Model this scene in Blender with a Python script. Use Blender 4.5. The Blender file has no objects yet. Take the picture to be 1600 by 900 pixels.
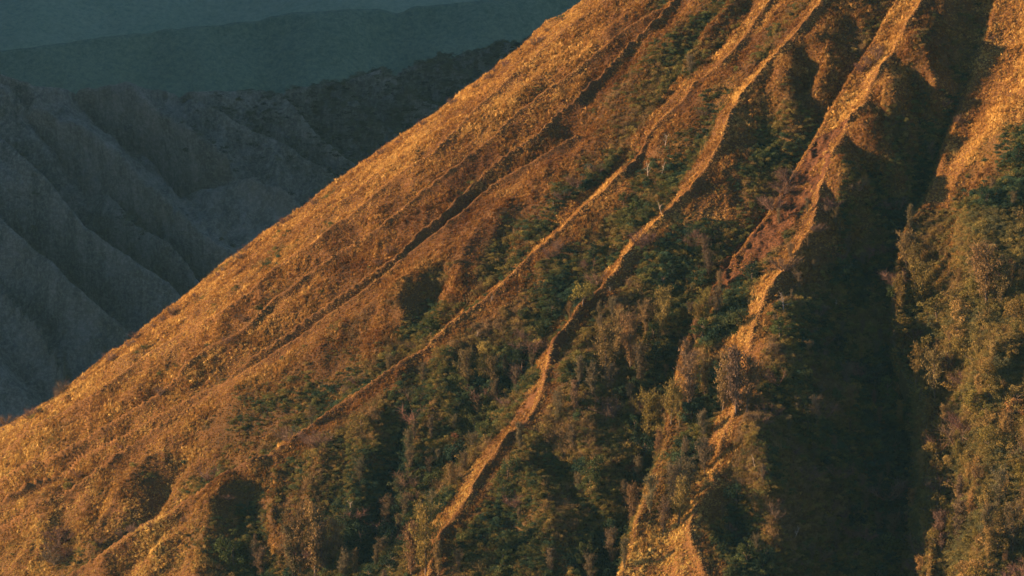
import bpy, math, random
import numpy as np
from mathutils import Vector, Matrix

random.seed(7)
rng = np.random.default_rng(7)
R = math.radians
scene = bpy.context.scene

# ------------------------------------------------------------------ camera
CAM = np.array([0.0, -1800.0, 0.0])
PITCH = R(8.0)
FPX = 6000.0                      # focal length in pixels of the 1600 px wide photograph
cam_data = bpy.data.cameras.new('camera')
cam_data.sensor_width = 36.0
cam_data.lens = 36.0 * FPX / 1600.0
cam_data.clip_start = 5.0
cam_data.clip_end = 40000.0
cam = bpy.data.objects.new('camera', cam_data)
scene.collection.objects.link(cam)
cam.location = CAM.tolist()
cam.rotation_euler = (R(90) - PITCH, 0, 0)
scene.camera = cam
FW = np.array([0, math.cos(PITCH), -math.sin(PITCH)])
UP = np.array([0, math.sin(PITCH), math.cos(PITCH)])
RT = np.array([1.0, 0, 0])

# ------------------------------------------------------------------ sun, sky, exposure
SUN_EL = R(11.5)
SUN_AZ = R(-5.0)                   # 0 = from the left, positive = a little from the viewer's side
sdir = Vector((-math.cos(SUN_AZ) * math.cos(SUN_EL), -math.sin(SUN_AZ) * math.cos(SUN_EL), math.sin(SUN_EL)))
sun_data = bpy.data.lights.new('sun', 'SUN')
sun_data.energy = 5.0
sun_data.angle = R(0.6)
sun_data.color = (1.0, 0.60, 0.30)
sun = bpy.data.objects.new('sun', sun_data)
scene.collection.objects.link(sun)
sun.rotation_euler = sdir.to_track_quat('Z', 'Y').to_euler()
world = bpy.data.worlds.new('World')
scene.world = world
world.use_nodes = True
wn = world.node_tree
bg = wn.nodes['Background']
sky = wn.nodes.new('ShaderNodeTexSky')
sky.sky_type = 'NISHITA'
sky.sun_disc = False
sky.sun_elevation = SUN_EL
sky.sun_rotation = math.atan2(sdir.x, sdir.y)
sky.altitude = 2300
sky.air_density = 1.0
sky.dust_density = 0.6
sky.ozone_density = 2.0
wn.links.new(sky.outputs[0], bg.inputs[0])
bg.inputs[1].default_value = 0.052
scene.view_settings.view_transform = 'Standard'
scene.view_settings.look = 'None'
scene.view_settings.gamma = 1.0
scene.view_settings.use_curve_mapping = False
scene.view_settings.exposure = 2.15
scene.cycles.use_denoising = True
scene.cycles.max_bounces = 5
scene.cycles.diffuse_bounces = 2
scene.cycles.glossy_bounces = 1
scene.cycles.transmission_bounces = 1
scene.cycles.volume_bounces = 0
scene.cycles.transparent_max_bounces = 4

# ------------------------------------------------------------------ helpers
def rays(px, py):
    px = np.asarray(px, float); py = np.asarray(py, float)
    return FW + RT * ((px - 800) / FPX)[..., None] + UP * ((450 - py) / FPX)[..., None]

def project(P):
    Q = P - CAM
    z = Q @ FW
    z = np.where(z < 1, 1, z)
    return 800 + FPX * (Q @ RT) / z, 450 - FPX * (Q @ UP) / z

def _hash(ix, iy, iz, seed):
    h = (ix.astype(np.int64) * 374761393 + iy.astype(np.int64) * 668265263 + iz.astype(np.int64) * 2147483647 + seed * 974634777) & 0xFFFFFFFF
    h = ((h ^ (h >> 13)) * 1274126177) & 0xFFFFFFFF
    h = ((h ^ (h >> 16)) * 2246822519) & 0xFFFFFFFF
    return ((h ^ (h >> 15)) & 0xFFFFFF) / float(0xFFFFFF)

def vnoise(P, scale, seed=0):
    """smooth noise in -1..1 with features about `scale` metres across (scale may be a 3-vector)"""
    Q = P / np.asarray(scale, float)
    F = np.floor(Q); T = Q - F; I = F.astype(np.int64)
    T = T * T * T * (T * (T * 6 - 15) + 10)
    out = 0
    for dx in (0, 1):
        wx = T[..., 0] if dx else 1 - T[..., 0]
        for dy in (0, 1):
            wy = T[..., 1] if dy else 1 - T[..., 1]
            for dz in (0, 1):
                wz = T[..., 2] if dz else 1 - T[..., 2]
                out = out + wx * wy * wz * _hash(I[..., 0] + dx, I[..., 1] + dy, I[..., 2] + dz, seed)
    return out * 2 - 1

def fbm(P, scale, octaves=4, seed=0, gain=0.5, ridged=False):
    out = 0; a = 1.0; tot = 0
    sc = np.asarray(scale, float)
    for k in range(octaves):
        n = vnoise(P, sc, seed + 17 * k)
        if ridged: n = 1 - 2 * np.abs(n)
        out = out + a * n; tot += a; a *= gain; sc = sc / 2.07
    return out / tot

def seg_field(X, Y, lines):
    """for each line (list of (x, y, value)): distance to it and the value at its nearest point"""
    D = []; V = []
    for L in lines:
        best = np.full(X.shape, 1e12); val = np.zeros(X.shape)
        for (x0, y0, v0), (x1, y1, v1) in zip(L[:-1], L[1:]):
            dx, dy = x1 - x0, y1 - y0
            l2 = dx * dx + dy * dy + 1e-9
            t = np.clip(((X - x0) * dx + (Y - y0) * dy) / l2, 0, 1)
            d = (X - x0 - t * dx) ** 2 + (Y - y0 - t * dy) ** 2
            m = d < best
            best = np.where(m, d, best); val = np.where(m, v0 + t * (v1 - v0), val)
        D.append(np.sqrt(best)); V.append(val)
    return np.array(D), np.array(V)

def v_relief(X, Y, ridges, gullies, soft=1.5, wide=3.0, sharp=None):
    """relief that is sharp on the ridge lines and in the gully lines, straight in between"""
    def blend(D, V):
        w = 1.0 / (D + soft) ** 4
        return D.min(0), (w * V).sum(0) / w.sum(0)
    DD, VV = seg_field(X, Y, ridges)
    Dr, hr = blend(DD, VV)
    sh = 1.0 if sharp is None else blend(DD, np.array(sharp)[:, None, None] * np.ones_like(DD))[1]
    Dg, hg = blend(*seg_field(X, Y, gullies))
    t = Dr / (Dr + Dg + 1e-6)
    if sharp is not None:
        t = sh * t ** 0.74 + (1 - sh) * t * t * (3 - 2 * t)                # low shoulders are round, main crests keen
    mid = 0.5 * (hr + hg); k = np.clip((Dr + Dg) / wide, 0.12, 1)      # crowded ribs stay shallow
    hr = mid + (hr - mid) * k; hg = mid + (hg - mid) * k
    return hr * (1 - t) + hg * t, t, Dr, Dg, sh

def upsample(A, n0, n1):
    i = np.linspace(0, A.shape[0] - 1, n0); j = np.linspace(0, A.shape[1] - 1, n1)
    i0 = np.minimum(i.astype(int), A.shape[0] - 2); j0 = np.minimum(j.astype(int), A.shape[1] - 2)
    fi = (i - i0)[:, None]; fj = (j - j0)[None, :]
    a = A[i0][:, j0]; b = A[i0][:, j0 + 1]; c = A[i0 + 1][:, j0]; d = A[i0 + 1][:, j0 + 1]
    return a * (1 - fi) * (1 - fj) + b * (1 - fi) * fj + c * fi * (1 - fj) + d * fi * fj

def grid_mesh(name, P, mat, attrs=None, smooth=True, flip=False):
    n0, n1 = P.shape[:2]
    me = bpy.data.meshes.new(name)
    idx = np.arange(n0 * n1).reshape(n0, n1)
    q = np.stack([idx[:-1, :-1], idx[1:, :-1], idx[1:, 1:], idx[:-1, 1:]], -1).reshape(-1, 4)
    if flip: q = q[:, ::-1]
    me.vertices.add(n0 * n1)
    me.vertices.foreach_set('co', P.reshape(-1).astype(np.float32))
    me.loops.add(q.size); me.loops.foreach_set('vertex_index', q.reshape(-1).astype(np.int32))
    me.polygons.add(len(q))
    me.polygons.foreach_set('loop_start', (np.arange(len(q)) * 4).astype(np.int32))
    me.update(calc_edges=True)
    me.polygons.foreach_set('use_smooth', np.full(len(q), smooth))
    for k, v in (attrs or {}).items():
        a = me.attributes.new(k, 'FLOAT', 'POINT')
        a.data.foreach_set('value', v.reshape(-1).astype(np.float32))
    me.materials.append(mat)
    o = bpy.data.objects.new(name, me)
    scene.collection.objects.link(o)
    return o

def set_props(o, label=None, cat=None, group=None, kind=None):
    if label: o['label'] = label
    if cat: o['category'] = cat
    if group: o['group'] = group
    if kind: o['kind'] = kind

# ------------------------------------------------------------------ the cone's plain body
_a = rays(1800, -650)
APEX = CAM + _a * (1800.0 / _a[1])
ALPHA = math.atan(0.74)
CA, SA, TA = math.cos(ALPHA), math.sin(ALPHA), math.tan(ALPHA)

def cone_point(phi, s, d):
    """phi 0 = to the left, 90 deg = towards the camera; s = distance from the axis; d = offset along the normal"""
    hx, hy = -np.cos(phi), -np.sin(phi)
    r = s + d * SA
    return np.stack([APEX[0] + hx * r, APEX[1] + hy * r, APEX[2] - s * TA + d * CA], -1)

def to_cone(px, py, d):
    """where the ray through a point of the photo meets the cone surface raised by d -> (phi, s)"""
    v = rays(px, py); o = CAM - APEX - np.array([0, 0, d / CA])
    # |xy| * TA = -z  (below the apex)
    a = (v[0] ** 2 + v[1] ** 2) * TA * TA - v[2] ** 2
    b = 2 * ((o[0] * v[0] + o[1] * v[1]) * TA * TA - o[2] * v[2])
    c = (o[0] ** 2 + o[1] ** 2) * TA * TA - o[2] ** 2
    disc = b * b - 4 * a * c
    if disc < 0: disc = 0
    t = (-b - math.sqrt(disc)) / (2 * a)
    p = o + v * t
    r = math.hypot(p[0], p[1])
    return math.atan2(-p[1], -p[0]), r - d * SA

def unroll(phi, s):
    l = s / CA; g = phi * CA
    return l * np.cos(g), l * np.sin(g)

def trace(pts):
    out = []
    for x, y, d in pts:
        phi, s = to_cone(x, y, d)
        X, Y = unroll(phi, s)
        out.append((float(X), float(Y), d))
    return out

def line(pts, d0, d1):
    n = len(pts)
    return [(x, y, d0 + (d1 - d0) * i / (n - 1)) for i, (x, y) in enumerate(pts)]

def above(pts, upper, top, most=20.0):
    """foot of the little step on the uphill side of a rib, never past the middle of the space to the rib above"""
    U_ = sorted(upper); out = []
    for x, y in pts:
        gap = max(y - float(np.interp(x, [u[0] for u in U_], [u[1] for u in U_])), 2.0) * 0.8
        o = min(most, gap * 0.5); out.append((x - o * 0.62, y - o * 0.78, top - 0.52 * o))
    return out
sky0 = [(-120,740),(0,672),(120,602),(215,527),(300,463),(370,400),(500,309),(630,214),(760,121),(910,4),(1020,-75)]
def shift(pts, dx, dy): return [(x + dx, y + dy) for x, y in pts]

# ---- crest lines and gully lines of the ribs, measured on the photograph
r1 = [(985,-30),(950,0),(912,27),(882,50),(850,75),(830,95),(800,122),(743,175),(700,215),(675,240),(610,284),(570,320),(535,347),(487,385),(437,417),(398,450),(340,492),(290,515),(212,570),(158,613),(100,648),(0,712),(-100,775)]
r2 = [(1085,-30),(1050,5),(1012,25),(980,45),(960,60),(925,89),(882,122),(847,147),(800,185),(775,210),(700,270),(655,305),(625,330),(592,357),(560,377),(525,397),(485,425),(455,449),(422,475),(395,507),(370,527),(325,555),(285,590),(225,630),(165,665),(90,710),(0,752),(-100,800)]
r3a = [(1080,-30),(1060,-5),(1045,12),(1015,42),(980,70),(962,92),(940,117),(910,142),(900,157),(867,180),(845,205),(800,237),(760,267),(725,302),(690,337),(657,362),(625,395),(557,447),(530,465),(472,505),(427,538),(400,556),(350,596),(300,621),(210,670),(175,688),(125,708),(87,723),(45,750),(0,783),(-100,850)]
r3b = [(900,212),(850,243),(800,272),(775,286),(750,305),(725,330),(695,355),(662,377),(632,400),(607,425),(580,447),(550,470),(515,492),(500,502),(470,525),(435,547),(400,570),(337,610),(295,635),(240,672),(190,705),(155,732),(112,762),(72,787),(32,809),(0,820),(-100,870)]
r4 = [(1235,-35),(1200,10),(1175,45),(1150,82),(1132,105),(1087,130),(1065,160),(1015,205),(985,250),(950,293),(920,317),(882,355),(845,385),(815,412),(782,448),(760,465),(725,490),(695,517),(665,545),(635,565),(600,590),(560,615),(525,635),(495,657),(462,680),(437,700),(400,725),(345,757),(310,775),(250,815),(215,837),(160,865),(112,897),(60,930)]
r4x = [(1190,-15),(1170,5),(1145,30),(1120,52),(1100,72),(1072,105),(1060,128)]
r4b = [(400,737),(362,762),(332,785),(300,807),(275,825),(237,845),(200,870),(165,897),(130,925)]
r4d = [(400,745),(370,775),(345,810),(328,850),(322,905),(318,950)]
r4c = [(362,790),(335,812),(300,837),(270,860),(230,897)]
r5 = [(1315,-35),(1287,0),(1260,32),(1232,67),(1200,100),(1162,147),(1142,180),(1130,225),(1105,262),(1080,295),(1050,322),(1025,350),(985,387),(965,420),(940,450),(907,477),(885,510),(865,540),(862,575),(857,608),(828,655),(800,682),(775,715),(757,735),(740,760),(735,775),(712,805),(688,835),(676,870),(668,910),(660,950)]
r5s = [(1200,105),(1235,150),(1245,200),(1240,250)]
r6 = [(1463,-35),(1443,0),(1425,32),(1407,65),(1385,100),(1360,140),(1350,170),(1332,185),(1312,225),(1300,257),(1282,295),(1275,325),(1267,360),(1242,400),(1215,447),(1200,467),(1187,500),(1175,540),(1172,575),(1165,610),(1155,650),(1145,675),(1125,712),(1117,750),(1090,787),(1077,825),(1083,855),(1098,885),(1108,915),(1115,960)]
r6b = [(1425,-35),(1403,0),(1378,45),(1333,115),(1298,175),(1270,225),(1230,290),(1198,335),(1146,408),(1100,470),(1072,530),(1062,580),(1052,640),(1040,700),(1022,760),(1000,830),(975,890),(955,940)]
r6k = [(1180,500),(1120,600),(1060,700),(1020,790),(990,860),(965,930)]      # broad lower shoulder left of the crest
edge7 = [(1575,-35),(1562,0),(1552,30),(1535,80),(1524,125),(1504,175),(1480,222),(1472,262),(1457,297),(1442,325),(1416,352),(1410,387),(1400,425),(1398,465),(1404,512),(1396,540),(1404,570),(1428,592),(1450,625),(1449,662),(1447,690),(1452,725),(1456,770),(1458,825),(1454,882),(1452,950)]
r7 = [(1700,20),(1600,142),(1560,182),(1545,222),(1520,255),(1497,290),(1480,320),(1470,360),(1480,440)]
r8 = [(1960,-300),(1850,0),(1760,250),(1720,500),(1700,700),(1690,950)]

# the left skyline crest: measured on the upright plane through the axis just behind the outline
PHI_S = R(-11)
sky_px = [(-120,740),(-60,706),(0,672),(60,641),(120,602),(165,566),(215,527),(300,463),(370,400),(430,354),(500,309),(560,262),(630,214),(700,165),(760,121),(830,68),(910,4),(960,-32),(1020,-75)]
skyline = []
hs = np.array([-math.cos(PHI_S), -math.sin(PHI_S), 0.0]); npl = np.array([-hs[1], hs[0], 0.0])
for x, y in sky_px:
    v = rays(x, y); t = ((APEX - CAM) @ npl) / (v @ npl); p = CAM + v * t - APEX
    r = p @ hs; z = p[2]
    d = (z + r * TA) * CA
    s = r - d * SA
    X, Y = unroll(PHI_S, s); skyline.append((float(X), float(Y), float(d)))
def cone_line(deg, d, s0=60, s1=1000):
    return [(float(unroll(R(deg), s)[0]), float(unroll(R(deg), s)[1]), d) for s in np.linspace(s0, s1, 8)]

class Crest:
    """a traced crest as bearing and height against distance from the axis"""
    def __init__(self, pts, d0, d1, up_=True, down_=True):
        L = []
        for x, y, d in line(pts, d0, d1):
            phi, q = to_cone(x, y, d); L.append((q, phi, d))
        L.sort(); self.s = np.array([l[0] for l in L]); self.phi = np.array([l[1] for l in L]); self.d = np.array([l[2] for l in L])
        self.lo = 40 if up_ else self.s[0]; self.hi = 1000 if down_ else self.s[-1]
    def at(self, q): return float(np.interp(q, self.s, self.phi)), float(np.interp(q, self.s, self.d))
    def curve(self):
        q = np.unique(np.concatenate([np.linspace(self.lo, max(self.s[0], self.lo + 1), 4), self.s, np.linspace(min(self.s[-1], self.hi - 1), self.hi, 4)]))
        return [(*[float(v) for v in unroll(self.at(a)[0], a)], self.at(a)[1]) for a in q]
def between(A, B, f, dep0, dep1, steep=0.42, sa=215, sb=600):
    """ravine between two crests: f = share of the way across, depth grows downhill and is never steeper than the gap allows"""
    lo, hi = max(A.lo, B.lo), min(A.hi, B.hi); out = []
    for q in np.linspace(lo, hi, 26):
        pa, da = A.at(q); pb, db = B.at(q); gap = abs(pb - pa) * q
        dep = np.interp(q, [sa, sb], [dep0, dep1])
        dep = min(dep, gap * steep)
        out.append((*[float(v) for v in unroll(pa + (pb - pa) * f, q)], da + (db - da) * f - float(dep)))
    return out
K1, K2, K3a, K3b = Crest(r1, 6, 6.5), Crest(r2, 6.5, 7), Crest(r3a, 7, 7.5), Crest(r3b, 4.5, 7.5, up_=False)
K4, K5, K6 = Crest(r4, 4, 6), Crest(r5, 10, 0), Crest(r6, 7, 8)
K6b = Crest(r6b, 5.0, 3.0)
K7, K8 = Crest(edge7, 0, -12), Crest(r8, 20, 34)
class Sky(Crest):
    def __init__(self, rows):
        rows = sorted(rows); self.s = np.array([r_[0] for r_ in rows]); self.phi = np.full(len(rows), PHI_S); self.d = np.array([r_[1] for r_ in rows]); self.lo, self.hi = 40, 1000
K0 = Sky([(math.hypot(X_, Y_) * CA, d_) for X_, Y_, d_ in skyline])
RID = [K0.curve()] + [k_.curve() for k_ in (K1, K2, K3a, K3b, K4, K5, K6b, K6, K7, K8)] + [cone_line(-38, 2), cone_line(-70, 3), cone_line(135, 20)]
SHARP = [0.6] + [1, 1, 1, 1, 1, 1, 0.5, 1, 0.15, 0.3] + [0, 0, 0]
GUL = [between(K0, K1, 0.80, 8, 10), between(K1, K2, 0.66, 11, 13, 0.5), between(K2, K3a, 0.66, 11, 13, 0.5), between(K3a, K3b, 0.66, 11, 12, 0.5), between(K3b, K4, 0.74, 8, 12),
       between(K3a, K4, 0.7, 7, 7)[:9],
       between(K4, K5, 0.66, 3, 24, sa=250), between(K5, K6b, 0.84, 6, 22), between(K6b, K6, 0.4, 1.0, 3), between(K6, K7, 0.86, 2.5, 42, steep=0.6, sa=255), between(K7, K8, 0.5, 0, 0),
       cone_line(-24, -8), cone_line(-54, -14), cone_line(150, -20)]
# lesser spurs (+) and runnels (-), found on the ground seen at these points of the photograph: (points, height, half width in metres)
SPURS = [
    ([(262,697),(240,730),(205,775),(180,810),(150,850),(118,893)], 7, 15), ([(292,700),(262,752),(235,800),(200,835)], -3, 9), ([(190,745),(150,800),(112,890)], -5, 12), (r4c, 6, 8),
    ([(285,590),(225,620),(160,640),(110,660),(70,677),(25,702),(-20,725)], 3.5, 9), ([(1010,0),(980,30),(950,60),(905,100),(870,125)], 3, 8), ([(900,80),(850,125),(800,165),(760,200)], 3, 8), ([(640,250),(600,275),(560,305),(520,335),(470,372)], 3.5, 9),
    ([(72,789),(66,830),(45,870),(20,900)], 4, 13), ([(92,795),(102,840),(100,885)], -3, 9),
    (shift([p_ for p_ in r5 if -40 < p_[1] < 460], -9, -3), 2.5, 9), (shift([p_ for p_ in r4 if -40 < p_[1] < 330], -7, -5), 3, 7),
    ([(870,30),(800,90),(740,140),(690,185),(640,222),(590,262),(530,305),(470,350),(420,388)], 3.2, 8), ([(400,505),(350,543),(300,577),(250,603),(200,640),(120,690),(50,735),(0,765)], 3.5, 8),
    ([(330,472),(270,517),(210,560),(140,602),(80,647),(0,697)], 3, 8), ([(690,400),(640,440),(600,472),(560,502),(510,532)], 3, 8), ([(800,310),(770,350),(735,390),(700,420)], 3, 8),
    (r4b, 7, 9), (r4d, 6, 11), ([(395,790),(398,850),(403,910)], -8, 16), ([(425,790),(432,840),(445,905)], 5, 9), (r4x, 5, 11),
    ([(1428,45),(1450,90),(1460,150),(1462,198)], 8, 12), ([(1384,115),(1408,170),(1424,215),(1437,252)], 8, 11), ([(1350,180),(1376,225),(1398,262),(1418,305)], 8, 11), ([(1306,250),(1328,282),(1350,315),(1364,340)], 8, 11),
    ([(1408,88),(1430,165),(1446,235)], -6, 10), ([(1370,150),(1396,215),(1425,285)], -6, 10), ([(1330,212),(1356,265),(1395,340)], -6, 10), ([(1290,295),(1315,365),(1365,450)], -6, 12),
    ([(1215,460),(1262,520),(1300,600),(1330,700)], 10, 15), ([(1190,520),(1235,600),(1285,700),(1310,800)], 10, 15), ([(1160,650),(1200,740),(1225,810),(1245,890)], 12, 17),
    ([(1230,440),(1290,540),(1335,640)], -6, 12), ([(1195,560),(1250,680),(1310,780)], -7, 12), ([(1125,740),(1150,800),(1175,880)], -9, 14),
    ([(1250,60),(1256,110),(1250,175)], -6, 8), ([(1232,80),(1236,130),(1236,200)], 4, 8), ([(1300,60),(1292,120),(1278,165)], 4, 10),
    ([(1195,135),(1190,190),(1196,250)], -4, 10), ([(1165,180),(1150,260),(1148,330)], 4, 11),
    ([(1110,15),(1085,60),(1060,110),(1035,150)], -5, 12), ([(1010,200),(985,290)], -3, 10),
    ([(860,250),(850,330),(820,400)], 3, 10), ([(760,330),(730,400),(710,470)], 3, 10), ([(640,430),(620,500),(590,560)], 3, 10), ([(700,390),(680,450),(655,515)], -3, 9), ([(800,330),(780,400),(770,440)], -3, 9),
    ([(862,560),(900,600),(930,690),(950,760),(900,800)], 8, 20), ([(790,700),(850,760),(870,830),(860,910)], 7, 16), ([(830,700),(890,740),(920,800)], -6, 13),
    ([(720,520),(700,600),(670,690),(640,780)], 6, 14), ([(600,610),(590,700),(560,790),(540,890)], 6, 15), ([(650,590),(635,680),(600,780),(585,880)], -6, 13), ([(520,680),(490,780),(480,890)], 5, 12),
    ([(1100,560),(1085,610),(1055,660)], 5, 13), ([(1060,700),(1030,780),(990,850)], 5, 15),
    ([(1640,230),(1590,245),(1545,285),(1500,330)], -6, 12), ([(1640,380),(1590,420),(1530,520),(1495,600),(1470,650)], -7, 16), ([(1640,560),(1560,680),(1505,800),(1480,900)], -7, 16),
    ([(1600,142),(1560,182),(1545,222),(1520,255),(1497,290),(1480,320)], 5, 11), ([(1620,500),(1530,600),(1500,700),(1470,800)], 6, 14), ([(1620,780),(1560,850),(1530,920)], 5, 14),
]

# ------------------------------------------------------------------ build the mountain's flank
phis = np.concatenate([np.linspace(R(-100), R(-16), 60, endpoint=False), np.linspace(R(-16), R(86), 1240, endpoint=False), np.linspace(R(86), R(170), 120)])
ss = np.concatenate([np.linspace(30, 205, 70, endpoint=False), np.linspace(205, 600, 700, endpoint=False), np.linspace(600, 1010, 130)])
PH, SS = np.meshgrid(phis, ss, indexing='ij')
PHc, SSc = np.meshgrid(phis[::2], ss[::2], indexing='ij')
Xc, Yc = unroll(PHc, SSc)
d_c, t_c, dr_c, dg_c, sh_c = v_relief(Xc, Yc, RID, GUL, sharp=SHARP)
sh_c[:] = np.clip(sh_c, 0, 1)
def up2(A):
    B = np.empty((len(phis), A.shape[1])); q = phis[::2]
    i = np.clip(np.searchsorted(q, phis) - 1, 0, len(q) - 2); f = np.clip((phis - q[i]) / (q[i + 1] - q[i]), 0, 1)[:, None]
    B = A[i] * (1 - f) + A[i + 1] * f
    q = ss[::2]; j = np.clip(np.searchsorted(q, ss) - 1, 0, len(q) - 2); g = np.clip((ss - q[j]) / (q[j + 1] - q[j]), 0, 1)[None, :]
    return B[:, j] * (1 - g) + B[:, j + 1] * g
D0, T0, DR, DG, SH = (up2(A) for A in (d_c, t_c, dr_c, dg_c, sh_c))
def ground_index(P, step=4.0):
    """index of the nearest surface vertex in each cell of the photograph"""
    px_, py_ = project(P); w_, h_ = int(1800 / step), int(1100 / step)
    cx_ = ((px_ + 100) / step).astype(int).reshape(-1); cy_ = ((py_ + 100) / step).astype(int).reshape(-1)
    ok_ = np.flatnonzero((cx_ >= 0) & (cx_ < w_) & (cy_ >= 0) & (cy_ < h_))
    z_ = (P.reshape(-1, 3)[ok_] - CAM) @ FW; o2 = ok_[np.argsort(-z_)]
    A = np.full((h_, w_), -1, np.int64); A[cy_[o2], cx_[o2]] = o2
    def find(x, y):
        ci, cj = int((y + 100) / step), int((x + 100) / step)
        for q in range(8):
            a = A[max(ci - q, 0):ci + q + 1, max(cj - q, 0):cj + q + 1]; a = a[a >= 0]
            if len(a): return int(a[len(a) // 2])
    return find
find0 = ground_index(cone_point(PHc, SSc, d_c))
add_h = np.zeros_like(d_c)
for pts, amp_, w_ in SPURS:
    dense = [(x0 + (x1 - x0) * f_, y0 + (y1 - y0) * f_) for (x0, y0), (x1, y1) in zip(pts[:-1], pts[1:]) for f_ in (0, 0.5)] + [pts[-1]]
    ks = [find0(x, y) for x, y in dense if y < 990]; ks = [k_ for k_ in ks if k_ is not None]
    Xf, Yf = Xc.reshape(-1), Yc.reshape(-1)
    for a_ in range(1, len(ks)):
        if math.hypot(Xf[ks[a_]] - Xf[ks[a_ - 1]], Yf[ks[a_]] - Yf[ks[a_ - 1]]) > 45: ks = ks[:a_]; break
    if len(ks) < 2: continue
    L = [(float(Xc.reshape(-1)[k_]), float(Yc.reshape(-1)[k_]), i_ / (len(ks) - 1)) for i_, k_ in enumerate(ks)]
    D_, V_ = seg_field(Xc, Yc, [L])
    k_ = np.clip(1 - D_[0] / w_, 0, 1) ** (1.1 if amp_ > 0 else 1.4)
    v_ = V_[0]; ends = np.clip(v_ / 0.2, 0.35, 1) * np.clip((1 - v_) / 0.15, 0.3, 1) if amp_ > 0 else np.clip(v_ / 0.45, 0.0, 1) * np.clip((1 - v_) / 0.3, 0.0, 1)
    add_h += amp_ * k_ * ends
    t_c = np.clip(t_c - np.sign(amp_) * 0.35 * k_, 0, 1)
d_c = d_c + add_h
D0, T0 = up2(d_c), up2(t_c)
base = cone_point(PH, SS, D0)
width = DR + DG
face = np.clip(4 * T0 * (1 - T0), 0, 1) * np.clip(width / 25, 0, 1)
flute = fbm(base * np.array([1, 1, 0.28]), 17, 3, seed=3, ridged=True)
disp = face * flute * 2.1
disp += fbm(base, 34, 3, seed=11) * 1.1 * np.clip(width / 30, 0.15, 1)
disp += fbm(base, 6.0, 3, seed=21) * 0.5 * (0.6 + 0.4 * np.clip(T0 * 3, 0, 1))
disp += fbm(base, 13, 3, seed=25) * 0.7 * np.exp(-DR / 6)                      # uneven crests
disp += fbm(base, 10, 3, seed=27) * 1.3 * np.clip((R(6) - PH) / R(6), 0, 1)    # a broken skyline
disp += fbm(base, 1.9, 2, seed=31) * 0.16
disp += 1.25 * np.exp(-(DR / 1.9) ** 1.5) * np.clip(SH * 1.6 - 0.6, 0, 1) * (0.9 + 0.25 * vnoise(base, 12, 29))   # narrow comb along the keen crests
D1 = D0 + disp
TERR = cone_point(PH, SS, D1)
NRM = np.cross(np.gradient(TERR, axis=0), np.gradient(TERR, axis=1))
NRM /= np.linalg.norm(NRM, axis=-1, keepdims=True) + 1e-9
NRM *= np.sign((NRM @ np.array([0, -0.3, 1.0])))[..., None]
PX, PY = project(TERR)

# how far scrub and trees have taken over from grass, read off the photograph on 100 px cells (rows of y, columns of x)
COVER = np.array([
 #  0   1   2   3   4   5   6   7   8   9  10  11  12  13  14  15
 [ 0,  0,  0,  0,  0,  0,  0,  0,  0,0.5,3.6,  2,1.5,2.6,  3,1.0],
 [ 0,  0,  0,  0,  0,  0,  0,  0,0.8,1.0,  4,  3,  2,2.2,3.2,1.5],
 [ 0,  0,  0,  0,  0,  0,0.5,0.8,0.6,2.6,  4,3.6,4.6,3.6,  5,3.5],
 [ 0,  0,  0,  0,0.5,0.5,0.5,0.6,2.8,4.5,5.5,3.8,3.5,5.5,  6,4.5],
 [ 0,  0,  0,0.3,0.6,0.8,1.2,2.2,  6,  6,  8,  6,  6,  8,  7,6.5],
 [ 0,  0,  0,1.8,2.5,  4,  6,  9,  7,  7,  8,  6,  8,  9,  8,7.5],
 [0.3,0.3,.8,2.0,  3,  6,  7,  9,  7,  7,  8,  6,  8,  9,  8,  8],
 [0.5,  1,1.0,2.2,  5,  7,  8,  7,  6,  8,  7,  7,  8,  9,  8,  8],
 [ 1,  2,1.0,  3,  6,  8,  8,  7,  7,  8,  3,  7,  8,  9,  8,  8]], float)
def cell_map(px, py, M):
    i = np.clip((py - 50) / 100, 0, M.shape[0] - 1.001); j = np.clip((px - 50) / 100, 0, M.shape[1] - 1.001)
    i0 = i.astype(int); j0 = j.astype(int); fi = i - i0; fj = j - j0
    return (M[i0, j0] * (1 - fi) * (1 - fj) + M[i0 + 1, j0] * fi * (1 - fj) + M[i0, j0 + 1] * (1 - fi) * fj + M[i0 + 1, j0 + 1] * fi * fj)

def in_poly(px, py, poly):
    c = np.zeros(px.shape, bool); n = len(poly)
    for k in range(n):
        x0, y0 = poly[k]; x1, y1 = poly[(k + 1) % n]
        if y0 == y1: continue
        m = ((y0 > py) != (y1 > py)) & (px < (x1 - x0) * (py - y0) / (y1 - y0) + x0)
        c ^= m
    return c
EARTH = [
    [(1335,183),(1322,205),(1305,232),(1297,262),(1278,296),(1262,320),(1242,352),(1215,385),(1180,415),(1130,445),(1108,452),(1128,418),(1160,385),(1190,345),(1222,308),(1245,275),(1262,245),(1276,222),(1300,208)],
    [(905,462),(940,462),(912,492),(880,540),(862,585),(850,600),(858,560),(840,560),(868,520)],
    [(835,590),(865,590),(842,640),(815,665),(800,672),(808,630)],
    [(1000,690),(1018,690),(990,735),(972,752),(980,720)],
    [(1451,702),(1461,700),(1466,735),(1478,765),(1466,752),(1455,730)],
]
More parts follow.
